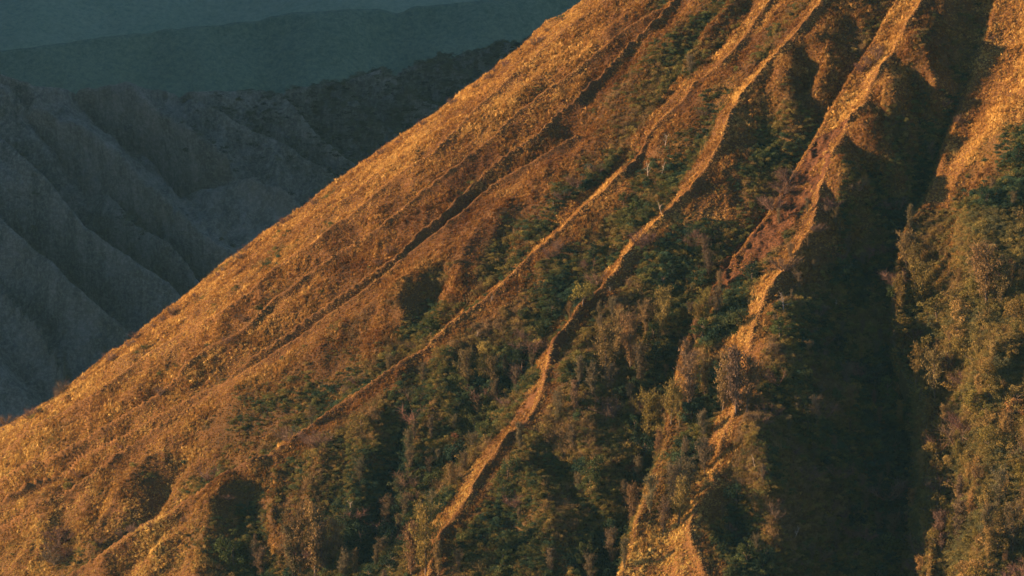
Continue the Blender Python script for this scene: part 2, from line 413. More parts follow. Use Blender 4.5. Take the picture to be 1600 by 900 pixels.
LUSH = [  # grass stays golden here though scrub surrounds it
    ([(1395,0),(1443,0),(1385,100),(1350,170),(1310,215),(1272,300),(1267,360),(1205,455),(1165,480),(1190,430),(1240,370),(1285,290),(1290,225),(1275,222),(1340,110)], 1.0),
    ([(1180,540),(1172,575),(1150,640),(1098,560),(1130,520)], .8), ([(1150,655),(1115,745),(1100,760),(1130,680)], .9),
    ([(1090,800),(1075,850),(1080,905),(960,905),(985,850),(1030,810)], 1.0), ([(1580,0),(1640,0),(1640,90),(1530,230),(1480,330),(1445,330),(1475,230),(1530,90)], 1.0),
    ([(1100,300),(1160,300),(1150,350),(1090,345)], .7), ([(1075,130),(1015,205),(985,250),(950,293),(880,358),(860,345),(940,280),(1010,190),(1060,120)], 1.0),
    ([(1190,0),(1230,0),(1190,45),(1130,90),(1100,100),(1150,50)], .9), ([(1287,-5),(1305,-5),(1250,60),(1190,125),(1150,165),(1140,155),(1200,90)], 1.0),
    ([(1120,225),(1140,215),(1060,330),(1020,365),(990,400),(965,450),(925,470),(950,420),(1000,360),(1060,300)], 1.0),
    ([(780,682),(740,760),(732,790),(715,790),(735,750),(765,700)], 1.0),
]
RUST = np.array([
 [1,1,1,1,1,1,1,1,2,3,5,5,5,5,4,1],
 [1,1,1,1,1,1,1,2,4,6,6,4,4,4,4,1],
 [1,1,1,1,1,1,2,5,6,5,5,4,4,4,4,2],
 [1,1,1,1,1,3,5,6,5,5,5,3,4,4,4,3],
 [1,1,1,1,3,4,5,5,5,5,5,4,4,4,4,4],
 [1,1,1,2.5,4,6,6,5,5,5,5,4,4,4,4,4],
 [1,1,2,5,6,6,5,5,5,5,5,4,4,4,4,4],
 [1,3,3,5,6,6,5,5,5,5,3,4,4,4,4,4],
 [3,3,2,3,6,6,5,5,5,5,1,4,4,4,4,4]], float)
def strip(pts, y0, y1, w):
    p_ = [(x, y) for x, y in pts if y0 <= y <= y1]
    return p_ + [(x - w, y - w * 0.3) for x, y in reversed(p_)]
LUSH += [(strip(r6, 440, 960, 30), 0.85), (strip(r5, 470, 960, 20), 0.8), (strip(r4, 0, 700, 9), 0.8), (strip(edge7, 0, 330, -26), 0.9)]
nz = fbm(TERR, 22, 4, seed=51)
nz2 = fbm(TERR, 9, 3, seed=57)
wx = PX + 14 * fbm(TERR, 14, 3, seed=61); wy = PY + 14 * fbm(TERR, 14, 3, seed=67)
cover = cell_map(wx, wy, COVER) / 10
gul = np.clip((T0 - 0.5) * 2, 0, 1)                 # towards the gully
crest = np.exp(-(DR / 5.0) ** 2) * SH                           # on the crest
cover = cover + 0.35 * nz + 0.22 * nz2 + (gul - 0.3) * 0.4 * np.clip(cover * 2.5, 0, 1) - crest * 0.9
golden = np.zeros(PX.shape)
for poly, w in LUSH: golden = np.maximum(golden, in_poly(PX + 0.5 * (wx - PX), PY + 0.5 * (wy - PY), poly) * w)
cover = cover * (1 - golden)
cover = np.clip(cover, 0, 1)
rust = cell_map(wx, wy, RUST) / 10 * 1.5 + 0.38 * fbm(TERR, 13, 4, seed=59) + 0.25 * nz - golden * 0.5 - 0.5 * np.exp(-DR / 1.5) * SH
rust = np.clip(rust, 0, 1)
earth = np.zeros(PX.shape)
for q_, poly in enumerate(EARTH):
    e_ = in_poly(PX + 0.9 * (wx - PX), PY + 0.9 * (wy - PY), poly) * 1.0
    if q_ in (1, 2): e_ = e_ * np.clip(0.25 + 1.8 * nz2, 0, 0.6)
    earth = np.maximum(earth, e_)
rough_e = earth * (1.15 * fbm(TERR, 4.5, 3, seed=77, ridged=True) + 0.35 * fbm(TERR, 1.6, 2, seed=78))
TERR = TERR + NRM * rough_e[..., None]
cover = cover * (1 - earth)

# ------------------------------------------------------------------ materials
def new_mat(name):
    m = bpy.data.materials.new(name); m.use_nodes = True
    n = m.node_tree; n.nodes.clear()
    out = n.nodes.new('ShaderNodeOutputMaterial'); b = n.nodes.new('ShaderNodeBsdfPrincipled')
    b.inputs['Roughness'].default_value = 0.9
    b.inputs['Specular IOR Level'].default_value = 0.08
    n.links.new(b.outputs[0], out.inputs[0])
    return m, n, b
def nd(n, t, **kw):
    x = n.nodes.new(t)
    for k, v in kw.items(): setattr(x, k, v)
    return x
def ramp(n, src, stops):
    r = nd(n, 'ShaderNodeValToRGB'); e = r.color_ramp.elements
    while len(e) < len(stops): e.new(0.5)
    for i, (p, c) in enumerate(stops): e[i].position = p; e[i].color = (*c, 1)
    n.links.new(src, r.inputs[0]); return r.outputs[0]
def noise(n, scale, detail=4, rough=0.55, vec=None):
    t = nd(n, 'ShaderNodeTexNoise'); t.inputs['Scale'].default_value = scale
    t.inputs['Detail'].default_value = detail; t.inputs['Roughness'].default_value = rough
    if vec: n.links.new(vec, t.inputs['Vector'])
    return t.outputs[0]
def mix(n, fac, a, b):
    m = nd(n, 'ShaderNodeMix', data_type='RGBA')
    if isinstance(fac, float): m.inputs[0].default_value = fac
    else: n.links.new(fac, m.inputs[0])
    for s, i in ((a, 6), (b, 7)):
        if isinstance(s, tuple): m.inputs[i].default_value = (*s, 1)
        else: n.links.new(s, m.inputs[i])
    return m.outputs[2]
def attr(n, name, kind='GEOMETRY'):
    a = nd(n, 'ShaderNodeAttribute'); a.attribute_name = name; a.attribute_type = kind
    return a

m_slope, n, b = new_mat('grassy volcanic slope')
geo = nd(n, 'ShaderNodeNewGeometry'); pos = geo.outputs['Position']
g1 = ramp(n, noise(n, 0.9, 5, 0.7, pos), [(0.30, (0.05, 0.025, 0.010)), (0.5, (0.10, 0.05, 0.018)), (0.72, (0.18, 0.095, 0.03))])
g2 = ramp(n, noise(n, 0.7, 5, 0.7, pos), [(0.32, (0.020, 0.024, 0.012)), (0.5, (0.045, 0.045, 0.018)), (0.72, (0.085, 0.06, 0.03))])
g3 = ramp(n, noise(n, 1.4, 5, 0.65, pos), [(0.38, (0.022, 0.010, 0.005)), (0.62, (0.105, 0.047, 0.021))])
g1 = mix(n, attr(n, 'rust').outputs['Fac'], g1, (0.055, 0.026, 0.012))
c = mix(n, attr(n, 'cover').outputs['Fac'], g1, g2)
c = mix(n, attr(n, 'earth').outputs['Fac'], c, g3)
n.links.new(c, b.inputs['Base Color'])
bp = nd(n, 'ShaderNodeBump'); bp.inputs['Strength'].default_value = 0.8; bp.inputs['Distance'].default_value = 0.35
n.links.new(noise(n, 1.6, 6, 0.7, pos), bp.inputs['Height']); n.links.new(bp.outputs[0], b.inputs['Normal'])

slope = grid_mesh('mountain_slope', TERR, m_slope, {'cover': cover, 'earth': earth, 'rust': rust}, flip=True)
set_props(slope, 'steep ribbed flank of a volcanic cone covered in golden grass and scrub', kind='structure')

# ------------------------------------------------------------------ the land behind
SHEAR = np.array([[1, 0, 0], [0, 1, 0], [0.35, 0, 0.30]])      # rills run down the fall line
def relief_sheet(name, px0, px1, n0, py0, py1, n1, plane, ridges, gullies, mat, dist_scale, amp, seed, label, flute_amp=0.0, sky_line=None, fall=1.8):
    """a hillside on an inclined plane; crests and gullies measured on the photograph, converted to metres on the plane"""
    P0, N = np.array(plane[0], float), np.array(plane[1], float); N /= np.linalg.norm(N)
    U = np.cross(N, [0, 0, 1.0]); U /= np.linalg.norm(U); W = np.cross(U, N); W /= np.linalg.norm(W)
    if W[2] < 0: W = -W
    if U[0] < 0: U = -U
    def on(px, py, h=0.0):
        v = rays(px, py); t = ((P0 + N * h - CAM) @ N) / (v @ N); q = CAM + v * t - P0
        return float(q @ U), float(q @ W)
    def tr(L): return [(*on(x, y, h), h) for x, y, h in L]
    us = np.linspace(px0, px1, n0); ws = np.linspace(py0, py1, n1)
    A, B = np.meshgrid(us, ws, indexing='ij')
    h, t, dr, dg, _ = v_relief(A[::2, ::2], B[::2, ::2], ([tr(sky_line)] if sky_line else []) + [tr(l) for l in ridges], [tr(l) for l in gullies], soft=4)
    h = upsample(h, n0, n1); t = upsample(t, n0, n1)
    Q = P0 + U * A[..., None] + W * B[..., None]
    wd = upsample(dr + dg, n0, n1)
    h = h + fbm(Q, dist_scale, 5, seed=seed) * amp
    AB = np.stack([A + 25 * vnoise(Q, dist_scale * 2, seed + 3), B * 0.22, 0 * A], -1)
    h = h + fbm(AB, dist_scale * 0.42, 5, seed=seed + 9, ridged=True, gain=0.6) * amp * 1.25 * np.clip(0.25 + 3.2 * t * (1 - t), 0, 1)
    if flute_amp:
        h = h + fbm(Q * np.array([1.0, 1.0, 0.25]), dist_scale * 0.6, 5, seed=seed + 5, ridged=True) * flute_amp * np.clip(4 * t * (1 - t), 0, 1)
    if sky_line:                                     # beyond the crest the ground falls away again
        sk = sorted(tr(sky_line)); cu = np.interp(A, [k[0] for k in sk], [k[1] for k in sk])
        h = h - np.clip(B - cu, 0, None) * fall
    Q = Q + N * h[..., None]
    o = grid_mesh(name, Q, mat, {'wood': np.clip(upsample(t, n0, n1), 0, 1)}, flip=True)
    set_props(o, label, kind='structure')
    return o, Q

m_ash, n, b = new_mat('grey ash slope')
geo = nd(n, 'ShaderNodeNewGeometry'); pos = geo.outputs['Position']
a1 = ramp(n, noise(n, 0.012, 5, 0.6, pos), [(0.35, (0.11, 0.115, 0.108)), (0.65, (0.26, 0.245, 0.225))])
a2 = ramp(n, noise(n, 0.12, 6, 0.75, pos), [(0.35, (0.07, 0.076, 0.066)), (0.65, (0.27, 0.255, 0.23))])
mp = nd(n, 'ShaderNodeMapping'); mp.inputs['Scale'].default_value = (1, 1, 0.16); n.links.new(pos, mp.inputs['Vector'])
a3 = ramp(n, noise(n, 0.07, 6, 0.75, mp.outputs[0]), [(0.44, (0.05, 0.058, 0.048)), (0.56, (0.30, 0.28, 0.25))])
scr = ramp(n, noise(n, 0.35, 4, 0.8, pos), [(0.46, (0.05, 0.06, 0.045)), (0.60, (0.30, 0.28, 0.25))])
base_c = mix(n, 0.45, mix(n, 0.5, a1, a2), a3)
n.links.new(mix(n, 0.38, base_c, scr), b.inputs['Base Color'])
bp = nd(n, 'ShaderNodeBump'); bp.inputs['Strength'].default_value = 1.0; bp.inputs['Distance'].default_value = 9.0
n.links.new(noise(n, 0.15, 6, 0.75, pos), bp.inputs['Height']); n.links.new(bp.outputs[0], b.inputs['Normal'])

m_far, n, b = new_mat('far caldera wall')
geo = nd(n, 'ShaderNodeNewGeometry'); pos = geo.outputs['Position']
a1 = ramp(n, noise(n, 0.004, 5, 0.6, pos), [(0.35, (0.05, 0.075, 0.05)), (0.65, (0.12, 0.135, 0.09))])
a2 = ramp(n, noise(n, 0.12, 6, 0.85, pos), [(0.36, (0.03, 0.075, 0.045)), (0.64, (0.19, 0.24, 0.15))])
n.links.new(mix(n, 0.55, a1, a2), b.inputs['Base Color'])
bp = nd(n, 'ShaderNodeBump'); bp.inputs['Strength'].default_value = 0.8; bp.inputs['Distance'].default_value = 8.0
n.links.new(noise(n, 0.06, 6, 0.8, pos), bp.inputs['Height']); n.links.new(bp.outputs[0], b.inputs['Normal'])

# grey ribbed hills in the middle distance
H = 34; G = -30
hr = [
    [(-150,60,14),(-20,110,14),(60,160,19),(120,190,24),(190,245,27),(260,310,30),(330,375,32),(420,430,27),(520,500,20)],
    [(200,126,27),(240,160,35),(290,190,40),(340,225,46),(400,270,46),(450,300,43),(510,345,35),(600,400,27)],
    [(300,142,22),(325,160,27),(365,185,27),(420,215,24),(480,245,32),(515,262,35),(560,290,27),(640,330,20)],
    [(445,136,32),(460,165,32),(480,190,32),(520,225,32),(560,260,30),(620,300,20)],
    [(530,125,24),(565,165,27),(610,200,27),(650,230,22),(700,270,16)],
    [(600,105,24),(640,135,27),(680,160,27),(730,190,22)],
    [(690,90,24),(735,115,27),(780,140,24)], [(790,66,24),(840,90,24),(900,120,19)],
    [(-150,120,0),(-20,190,14),(40,250,22),(90,300,27),(130,350,30),(200,400,35),(250,440,32),(330,500,27),(400,560,22)],
    [(-150,240,19),(-10,330,27),(60,390,32),(110,440,38),(170,490,32),(230,540,27),(320,610,19)],
    [(-150,330,19),(-10,430,24),(40,480,32),(85,520,40),(110,570,38),(135,620,27),(180,700,16)],
    [(40,120,5),(90,200,3),(150,280,5),(210,350,14),(260,375,35),(285,400,30),(310,440,22),(360,490,14)],
    [(-150,480,14),(-20,560,22),(30,610,24),(80,680,16)],
]
hg = [
    [(60,128,-5),(110,165,-14),(170,225,-22),(235,275,-30),(270,320,-27),(330,330,-22),(420,365,-19),(540,430,-16)],
    [(245,140,-5),(300,205,-19),(350,240,-22),(400,250,-19),(460,290,-19),(520,320,-16)],
    [(390,140,-8),(430,190,-19),(480,225,-19),(530,265,-16),(600,310,-14)],
    [(490,130,-8),(530,180,-19),(570,220,-19),(620,255,-16)], [(575,118,-8),(610,155,-16),(660,195,-16)],
    [(650,98,-8),(690,130,-16),(730,160,-16)], [(745,82,-8),(780,105,-16),(830,125,-16)],
    [(-100,110,-19),(20,190,-22),(90,260,-22),(130,310,-22),(180,350,-22),(230,410,-32),(290,470,-27),(350,520,-27)],
    [(-100,180,-14),(20,270,-27),(90,350,-32),(130,400,-38),(190,450,-38),(240,480,-32),(300,540,-27)],
    [(-100,310,-14),(10,390,-32),(60,450,-40),(110,500,-40),(160,550,-32),(220,610,-27)],
    [(-100,430,-19),(0,520,-32),(40,570,-32),(70,610,-27),(120,680,-22)],
    [(240,360,-5),(245,390,-24),(240,420,-30)],
]
hsky = [(-400,40,10),(-150,90,10),(-20,112,10),(40,126,12),(60,134,8),(100,138,8),(140,137,10),(175,130,18),(200,127,24),(230,134,16),(300,141,14),(380,142,12),(430,141,16),(445,134,24),(462,135,20),(530,124,18),(600,108,18),(690,90,18),(790,68,18),(860,50,18),(1000,10,18),(1300,-60,18)]
# the plane climbs away from the viewer and to the left
hills, HQ = relief_sheet('hills', -700, 900, 900, -520, 420, 560, ((-150, 1250, -330), (0.28, -0.72, 0.80)), hr, hg, m_ash, 70, 6.0, 101,
                         'grey blue ribbed ash hills in shade behind the cone', 11.0, sky_line=hsky)
m_up, n, b = new_mat('upper caldera slope')
pos = nd(n, 'ShaderNodeNewGeometry').outputs['Position']
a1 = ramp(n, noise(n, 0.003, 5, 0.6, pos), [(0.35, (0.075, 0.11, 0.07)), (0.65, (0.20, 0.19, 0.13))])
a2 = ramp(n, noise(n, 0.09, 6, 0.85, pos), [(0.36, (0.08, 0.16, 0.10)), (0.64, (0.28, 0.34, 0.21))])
n.links.new(mix(n, 0.5, a1, a2), b.inputs['Base Color'])
bp = nd(n, 'ShaderNodeBump'); bp.inputs['Strength'].default_value = 0.8; bp.inputs['Distance'].default_value = 8.0
n.links.new(noise(n, 0.05, 6, 0.8, pos), bp.inputs['Height']); n.links.new(bp.outputs[0], b.inputs['Normal'])
# the far caldera wall: a lower bank with a ledge, and the slope above it
wsky = [(-700,150,0),(-300,100,0),(0,79,0),(75,74,0),(150,60,0),(230,49,0),(300,38,0),(370,32,0),(450,21,0),(530,17,0),(650,8,0),(760,2,0),(900,-10,0),(1300,-40,0),(2000,-80,0)]
wr = [[(-300,200,0),(600,200,0),(1500,150,0)], [(60,90,6),(140,150,6)], [(480,30,8),(500,170,8)], [(760,10,10),(700,120,10)], [(300,45,5),(330,170,6)]]
wg = [[(0,100,-20),(-60,170,-20)], [(240,70,-20),(220,170,-20)], [(400,40,-20),(420,170,-20)], [(620,20,-20),(600,130,-20)], [(900,10,-20),(880,120,-20)]]
bank, BQ = relief_sheet('far_slope', -2500, 3500, 620, -600, 700, 260, ((-150, 3600, -560), (0.05, -0.62, 0.80)), wr, wg, m_far, 150, 7.0, 301,
                        'hazy blue green bank below the caldera ledge', 8, sky_line=wsky, fall=1.1)
ur = [[(-900,40,0),(800,-60,0)], [(0,60,20),(200,-200,20)], [(500,0,30),(700,-200,30)]]
ug = [[(300,40,-30),(500,-200,-30)], [(-400,70,-30),(-300,-200,-30)], [(900,0,-30),(1000,-200,-30)]]
upper, UQ = relief_sheet('caldera_wall', -4500, 5500, 620, -1200, 1500, 260, ((-150, 4900, -640), (0.0, -0.42, 0.90)), ur, ug, m_up, 260, 14.0, 401,
                         'hazy teal green slope of the caldera wall at the top of the view', 10)

# valley floor out to the horizon
m_floor, n, b = new_mat('sand plain')
geo = nd(n, 'ShaderNodeNewGeometry')
n.links.new(ramp(n, noise(n, 0.004, 6, 0.6, geo.outputs['Position']), [(0.3, (0.07, 0.075, 0.06)), (0.7, (0.15, 0.14, 0.11))]), b.inputs['Base Color'])
me = bpy.data.meshes.new('ground')
me.from_pydata([(-15000, -6000, -760), (15000, -6000, -760), (15000, 18000, -760), (-15000, 18000, -760)], [], [(0, 1, 2, 3)])
me.materials.append(m_floor)
ground = bpy.data.objects.new('ground', me); scene.collection.objects.link(ground)
set_props(ground, 'sandy valley floor around the cone', kind='structure')

# unseen rim added at the left, shaped to shade the valley behind the cone
SHADE_RIM_X = -1900.0
def SHADE_RIM_TOP(y): return -500 + 900 * np.clip((y - 430) / 330, 0, 1) - 318 * np.clip((y - 2500) / 900, 0, 1)
ys = np.linspace(400, 9000, 200); xs = np.linspace(-1, 1, 60)
YY, XX = np.meshgrid(ys, xs, indexing='ij')
Pr = np.stack([SHADE_RIM_X + XX * 900, YY, np.zeros_like(XX)], -1)
top = SHADE_RIM_TOP(YY) + fbm(Pr * np.array([0, 1, 1]), 300, 4, seed=501) * 25
Pr[..., 2] = -760 + (top + 760) * np.clip(1 - np.abs(XX) ** 1.15, 0, 1) + fbm(Pr, 160, 4, seed=502) * 18
rim = grid_mesh('hills', Pr, m_ash, {'wood': np.zeros_like(XX)})
set_props(rim, 'unseen rim added at the left to shade the valley', kind='structure')

# ------------------------------------------------------------------ haze
m_haze = bpy.data.materials.new('haze air'); m_haze.use_nodes = True
n = m_haze.node_tree; n.nodes.clear()
out = n.nodes.new('ShaderNodeOutputMaterial'); pv = n.nodes.new('ShaderNodeVolumePrincipled')
pv.inputs['Color'].default_value = (0.30, 0.70, 0.90, 1)
pv.inputs['Density'].default_value = 0.000011
pv.inputs['Anisotropy'].default_value = 0.2
n.links.new(pv.outputs[0], out.inputs['Volume'])
bx = (-16000, 16000, -6500, 19000, -765, 330)
vs = [(bx[i], bx[2 + j], bx[4 + k]) for i in (0, 1) for j in (0, 1) for k in (0, 1)]
me = bpy.data.meshes.new('haze')
me.from_pydata(vs, [], [(0, 1, 3, 2), (4, 6, 7, 5), (0, 4, 5, 1), (2, 3, 7, 6), (0, 2, 6, 4), (1, 5, 7, 3)])
me.materials.append(m_haze)
haze = bpy.data.objects.new('haze', me); scene.collection.objects.link(haze)
set_props(haze, 'thin blue morning haze filling the valley', kind='stuff')

# ------------------------------------------------------------------ plant meshes
def soup(name, V, F, mats, fmat=None, shade=None):
    """V (n,3), F (m,3) triangles -> mesh datablock"""
    me = bpy.data.meshes.new(name)
    V = np.asarray(V, np.float32); F = np.asarray(F, np.int32)
    me.vertices.add(len(V)); me.vertices.foreach_set('co', V.reshape(-1))
    me.loops.add(F.size); me.loops.foreach_set('vertex_index', F.reshape(-1))
    me.polygons.add(len(F)); me.polygons.foreach_set('loop_start', (np.arange(len(F)) * 3).astype(np.int32))
    me.update(calc_edges=True)
    if shade is not None:
        a = me.attributes.new('leaf', 'FLOAT', 'POINT'); a.data.foreach_set('value', np.asarray(shade, np.float32))
    for m in mats: me.materials.append(m)
    return me

def blades(base, tip, w, r, bend=0.0):
    """thin triangles from base to tip, random facing"""
    d = tip - base; ln = np.linalg.norm(d, axis=1, keepdims=True) + 1e-9
    q = r.normal(size=d.shape); side = np.cross(d / ln, q); side /= np.linalg.norm(side, axis=1, keepdims=True) + 1e-9
    w = np.asarray(w).reshape(-1, 1)
    V = np.stack([base - side * w / 2, base + side * w / 2, tip], 1).reshape(-1, 3)
    F = np.arange(len(V)).reshape(-1, 3)
    return V, F

def leaves(c, size, r, up=None):
    """small four-sided leaf clumps at the points c"""
    m = len(c); a = r.normal(size=(m, 3)); 
    if up is not None: a = a * 0.55 + up
    a /= np.linalg.norm(a, axis=1, keepdims=True)
    q = r.normal(size=(m, 3)); b = np.cross(a, q); b /= np.linalg.norm(b, axis=1, keepdims=True) + 1e-9
    s = (size * r.uniform(0.6, 1.4, m))[:, None]
    V = np.stack([c - a * s, c + b * s * 0.45, c + a * s, c - b * s * 0.45], 1).reshape(-1, 3)
    i = np.arange(m)[:, None] * 4
    F = np.concatenate([i + [0, 1, 2], i + [0, 2, 3]])
    return V, F

def tube(P, rad, sides=6):
    P = np.asarray(P, float); V = []; F = []
    for k, p in enumerate(P):
        d = P[min(k + 1, len(P) - 1)] - P[max(k - 1, 0)]; d /= np.linalg.norm(d) + 1e-9
        u = np.cross(d, [0.3, 1, 0.1]); u /= np.linalg.norm(u) + 1e-9; v = np.cross(d, u)
        for a in range(sides):
            t = 2 * math.pi * a / sides; V.append(p + (u * math.cos(t) + v * math.sin(t)) * rad[k])
        if k:
            o = (k - 1) * sides
            for a in range(sides):
                b2 = (a + 1) % sides
                F += [(o + a, o + b2, o + sides + b2), (o + a, o + sides + b2, o + sides + a)]
    return np.array(V), np.array(F)

def join(parts):
    V = []; F = []; o = 0
    for v, f in parts: V.append(v); F.append(f + o); o += len(v)
    return np.concatenate(V), np.concatenate(F)

def plant_mat(name, kind, c=None, spread=0.35, use='INSTANCER'):
    m, n, b = new_mat(name)
    if kind == 'tint':
        src = attr(n, 'tint', 'INSTANCER').outputs['Color']
    else:
        oi = nd(n, 'ShaderNodeObjectInfo'); src = oi.outputs['Color']
    lf = attr(n, 'leaf', 'GEOMETRY').outputs['Fac']
    mm = nd(n, 'ShaderNodeMath', operation='MULTIPLY_ADD'); n.links.new(lf, mm.inputs[0]); mm.inputs[1].default_value = spread * 2; mm.inputs[2].default_value = 1 - spread
    vm = nd(n, 'ShaderNodeVectorMath', operation='SCALE'); n.links.new(src, vm.inputs[0]); n.links.new(mm.outputs[0], vm.inputs['Scale'])
    n.links.new(vm.outputs[0], b.inputs['Base Color'])
    tr = nd(n, 'ShaderNodeBsdfTranslucent'); n.links.new(vm.outputs[0], tr.inputs['Color'])
    mx = nd(n, 'ShaderNodeMixShader'); mx.inputs[0].default_value = 0.22
    n.links.new(b.outputs[0], mx.inputs[1]); n.links.new(tr.outputs[0], mx.inputs[2])
    n.links.new(mx.outputs[0], n.nodes['Material Output'].inputs[0])
    return m
m_grass = plant_mat('dry tussock grass', 'tint', spread=0.3)
m_scrub = plant_mat('scrub leaves', 'tint', spread=0.5)
m_leaf = plant_mat('tree foliage', 'object', spread=0.45)
def bark_mat(name, c0, c1):
    m, n, b = new_mat(name)
    n.links.new(ramp(n, noise(n, 1.5, 5, 0.7, nd(n, 'ShaderNodeNewGeometry').outputs['Position']), [(0.3, c0), (0.7, c1)]), b.inputs['Base Color'])
    return m
m_bark = bark_mat('grey brown bark', (0.05, 0.038, 0.03), (0.15, 0.115, 0.09))
m_dead = bark_mat('bleached dead wood', (0.18, 0.15, 0.12), (0.42, 0.36, 0.30))
m_twig = bark_mat('dry twigs', (0.11, 0.07, 0.06), (0.26, 0.17, 0.14))

def tuft(seed, nb=26):
    r = np.random.default_rng(seed)
    base = np.c_[r.normal(0, 0.22, (nb, 2)), r.uniform(-0.25, 0.05, nb)]
    ang = r.uniform(0, 2 * math.pi, nb); lean = r.uniform(0.1, 0.75, nb); h = r.uniform(0.5, 1.0, nb)
    tip = base + np.c_[np.cos(ang) * lean * h, np.sin(ang) * lean * h, h * (1.05 - lean * 0.6)]
    V, F = blades(base, tip, r.uniform(0.10, 0.22, nb), r)
    sh = np.repeat(r.uniform(0, 1, nb), 3); sh[2::3] = np.clip(sh[2::3] + 0.35, 0, 1)
    return soup('tuft', V, F, [m_grass], shade=sh)

def bush(seed, twiggy=False):
    r = np.random.default_rng(seed)
    if twiggy:
        nb = 130
        base = np.c_[r.normal(0, 0.28, (nb, 2)), r.uniform(-0.2, 0.35, nb)]
        out = r.normal(size=(nb, 3)) * [0.55, 0.55, 0.4] + [0, 0, 0.55]
        tip = base + out * r.uniform(0.5, 1.0, nb)[:, None]
        V, F = blades(base, tip, r.uniform(0.03, 0.07, nb), r)
        lump = base + (tip - base) * r.uniform(0.6, 1.0, nb)[:, None] + r.normal(0, 0.05, (nb, 3))
        V2, F2 = leaves(lump, 0.075, r)
        V, F = join([(V, F), (V2, F2)])
    else:
        C = r.normal(size=(7, 3)) * [0.42, 0.42, 0.22] + [0, 0, 0.35]; rad = r.uniform(0.28, 0.5, 7)
        pts = []
        for c, q in zip(C, rad):
            d = r.normal(size=(85, 3)); d /= np.linalg.norm(d, axis=1, keepdims=True); d[:, 2] = np.abs(d[:, 2]) * 0.9 - 0.1
            pts.append(c + d * q * r.uniform(0.65, 1.2, 85)[:, None])
        V, F = leaves(np.concatenate(pts), 0.075, r)
    return soup('bush', V, F, [m_scrub], shade=r.uniform(0, 1, len(V)))

def proto(name, me):
    return bpy.data.objects.new(name, me)          # instance source, not linked to the scene itself

def scatter(name, P, rot, scale, kind, tint, protos, mat, label):
    """one object of uncountable plants: geometry-node instances on its vertices"""
    me = bpy.data.meshes.new(name)
    N_ = len(P)
    me.vertices.add(N_); me.vertices.foreach_set('co', P.astype(np.float32).reshape(-1))
    for k, v, t in (('rot', rot, 'FLOAT_VECTOR'), ('tint', tint, 'FLOAT_VECTOR'), ('size', scale, 'FLOAT_VECTOR')):
        a = me.attributes.new(k, t, 'POINT'); a.data.foreach_set('vector', v.astype(np.float32).reshape(-1))
    a = me.attributes.new('which', 'INT', 'POINT'); a.data.foreach_set('value', kind.astype(np.int32))
    me.materials.append(mat)
    o = bpy.data.objects.new(name, me); scene.collection.objects.link(o)
    col = bpy.data.collections.new(name + ' sources')
    for i, p in enumerate(protos):
        ob = proto('%s_source_%02d' % (name, i), p); col.objects.link(ob)
    g = bpy.data.node_groups.new(name, 'GeometryNodeTree')
    g.interface.new_socket('Geometry', in_out='INPUT', socket_type='NodeSocketGeometry')
    g.interface.new_socket('Geometry', in_out='OUTPUT', socket_type='NodeSocketGeometry')
    N = g.nodes; L = g.links
    gi = N.new('NodeGroupInput'); go = N.new('NodeGroupOutput')
    ci = N.new('GeometryNodeCollectionInfo'); ci.inputs['Collection'].default_value = col
    ci.inputs['Separate Children'].default_value = True; ci.inputs['Reset Children'].default_value = True
    ip = N.new('GeometryNodeInstanceOnPoints'); ip.inputs['Pick Instance'].default_value = True
    def at(nm, dt):
        x = N.new('GeometryNodeInputNamedAttribute'); x.data_type = dt; x.inputs['Name'].default_value = nm
        return [s for s in x.outputs if s.enabled and s.name == 'Attribute'][0]
    er = N.new('FunctionNodeEulerToRotation')
    L.new(at('rot', 'FLOAT_VECTOR'), er.inputs[0])
    L.new(gi.outputs[0], ip.inputs['Points']); L.new(ci.outputs[0], ip.inputs['Instance'])
    L.new(at('which', 'INT'), ip.inputs['Instance Index']); L.new(er.outputs[0], ip.inputs['Rotation'])
    L.new(at('size', 'FLOAT_VECTOR'), ip.inputs['Scale'])
    L.new(ip.outputs[0], go.inputs[0])
    md = o.modifiers.new('plants', 'NODES'); md.node_group = g
    set_props(o, label, kind='stuff')
    return o

# dark brush dotted over the shaded hills behind
hq = HQ.reshape(-1, 3); hx_, hy_ = project(hq)
okh = np.flatnonzero((hx_ > -60) & (hx_ < 960) & (hy_ > 40) & (hy_ < 720))
wh = np.clip(-0.1 + 0.8 * fbm(hq[okh], 60, 3, seed=611) + np.clip((hx_[okh] - 220) / 300, 0, 1.2) * np.clip((330 - hy_[okh]) / 120, 0, 1), 0.004, 1.2) ** 1.6
NB = 26000
kk = okh[rng.choice(len(okh), NB, p=wh / wh.sum())]
Pb = hq[kk] + rng.normal(0, 1.2, (NB, 3)) * [1, 1, 0]
szb = rng.gamma(5, 0.42, NB); szb = np.c_[szb, szb, szb * rng.uniform(0.6, 1.2, NB)]
tb = np.array([0.06, 0.065, 0.045]) * rng.uniform(0.4, 2.0, NB)[:, None]
scatter('brush', Pb, np.c_[np.zeros(NB), np.zeros(NB), rng.uniform(0, 6.28, NB)], szb, rng.integers(0, 3, NB), tb, [bush(40 + k) for k in range(3)], m_scrub, 'dark low brush dotting the shaded hills behind the cone')

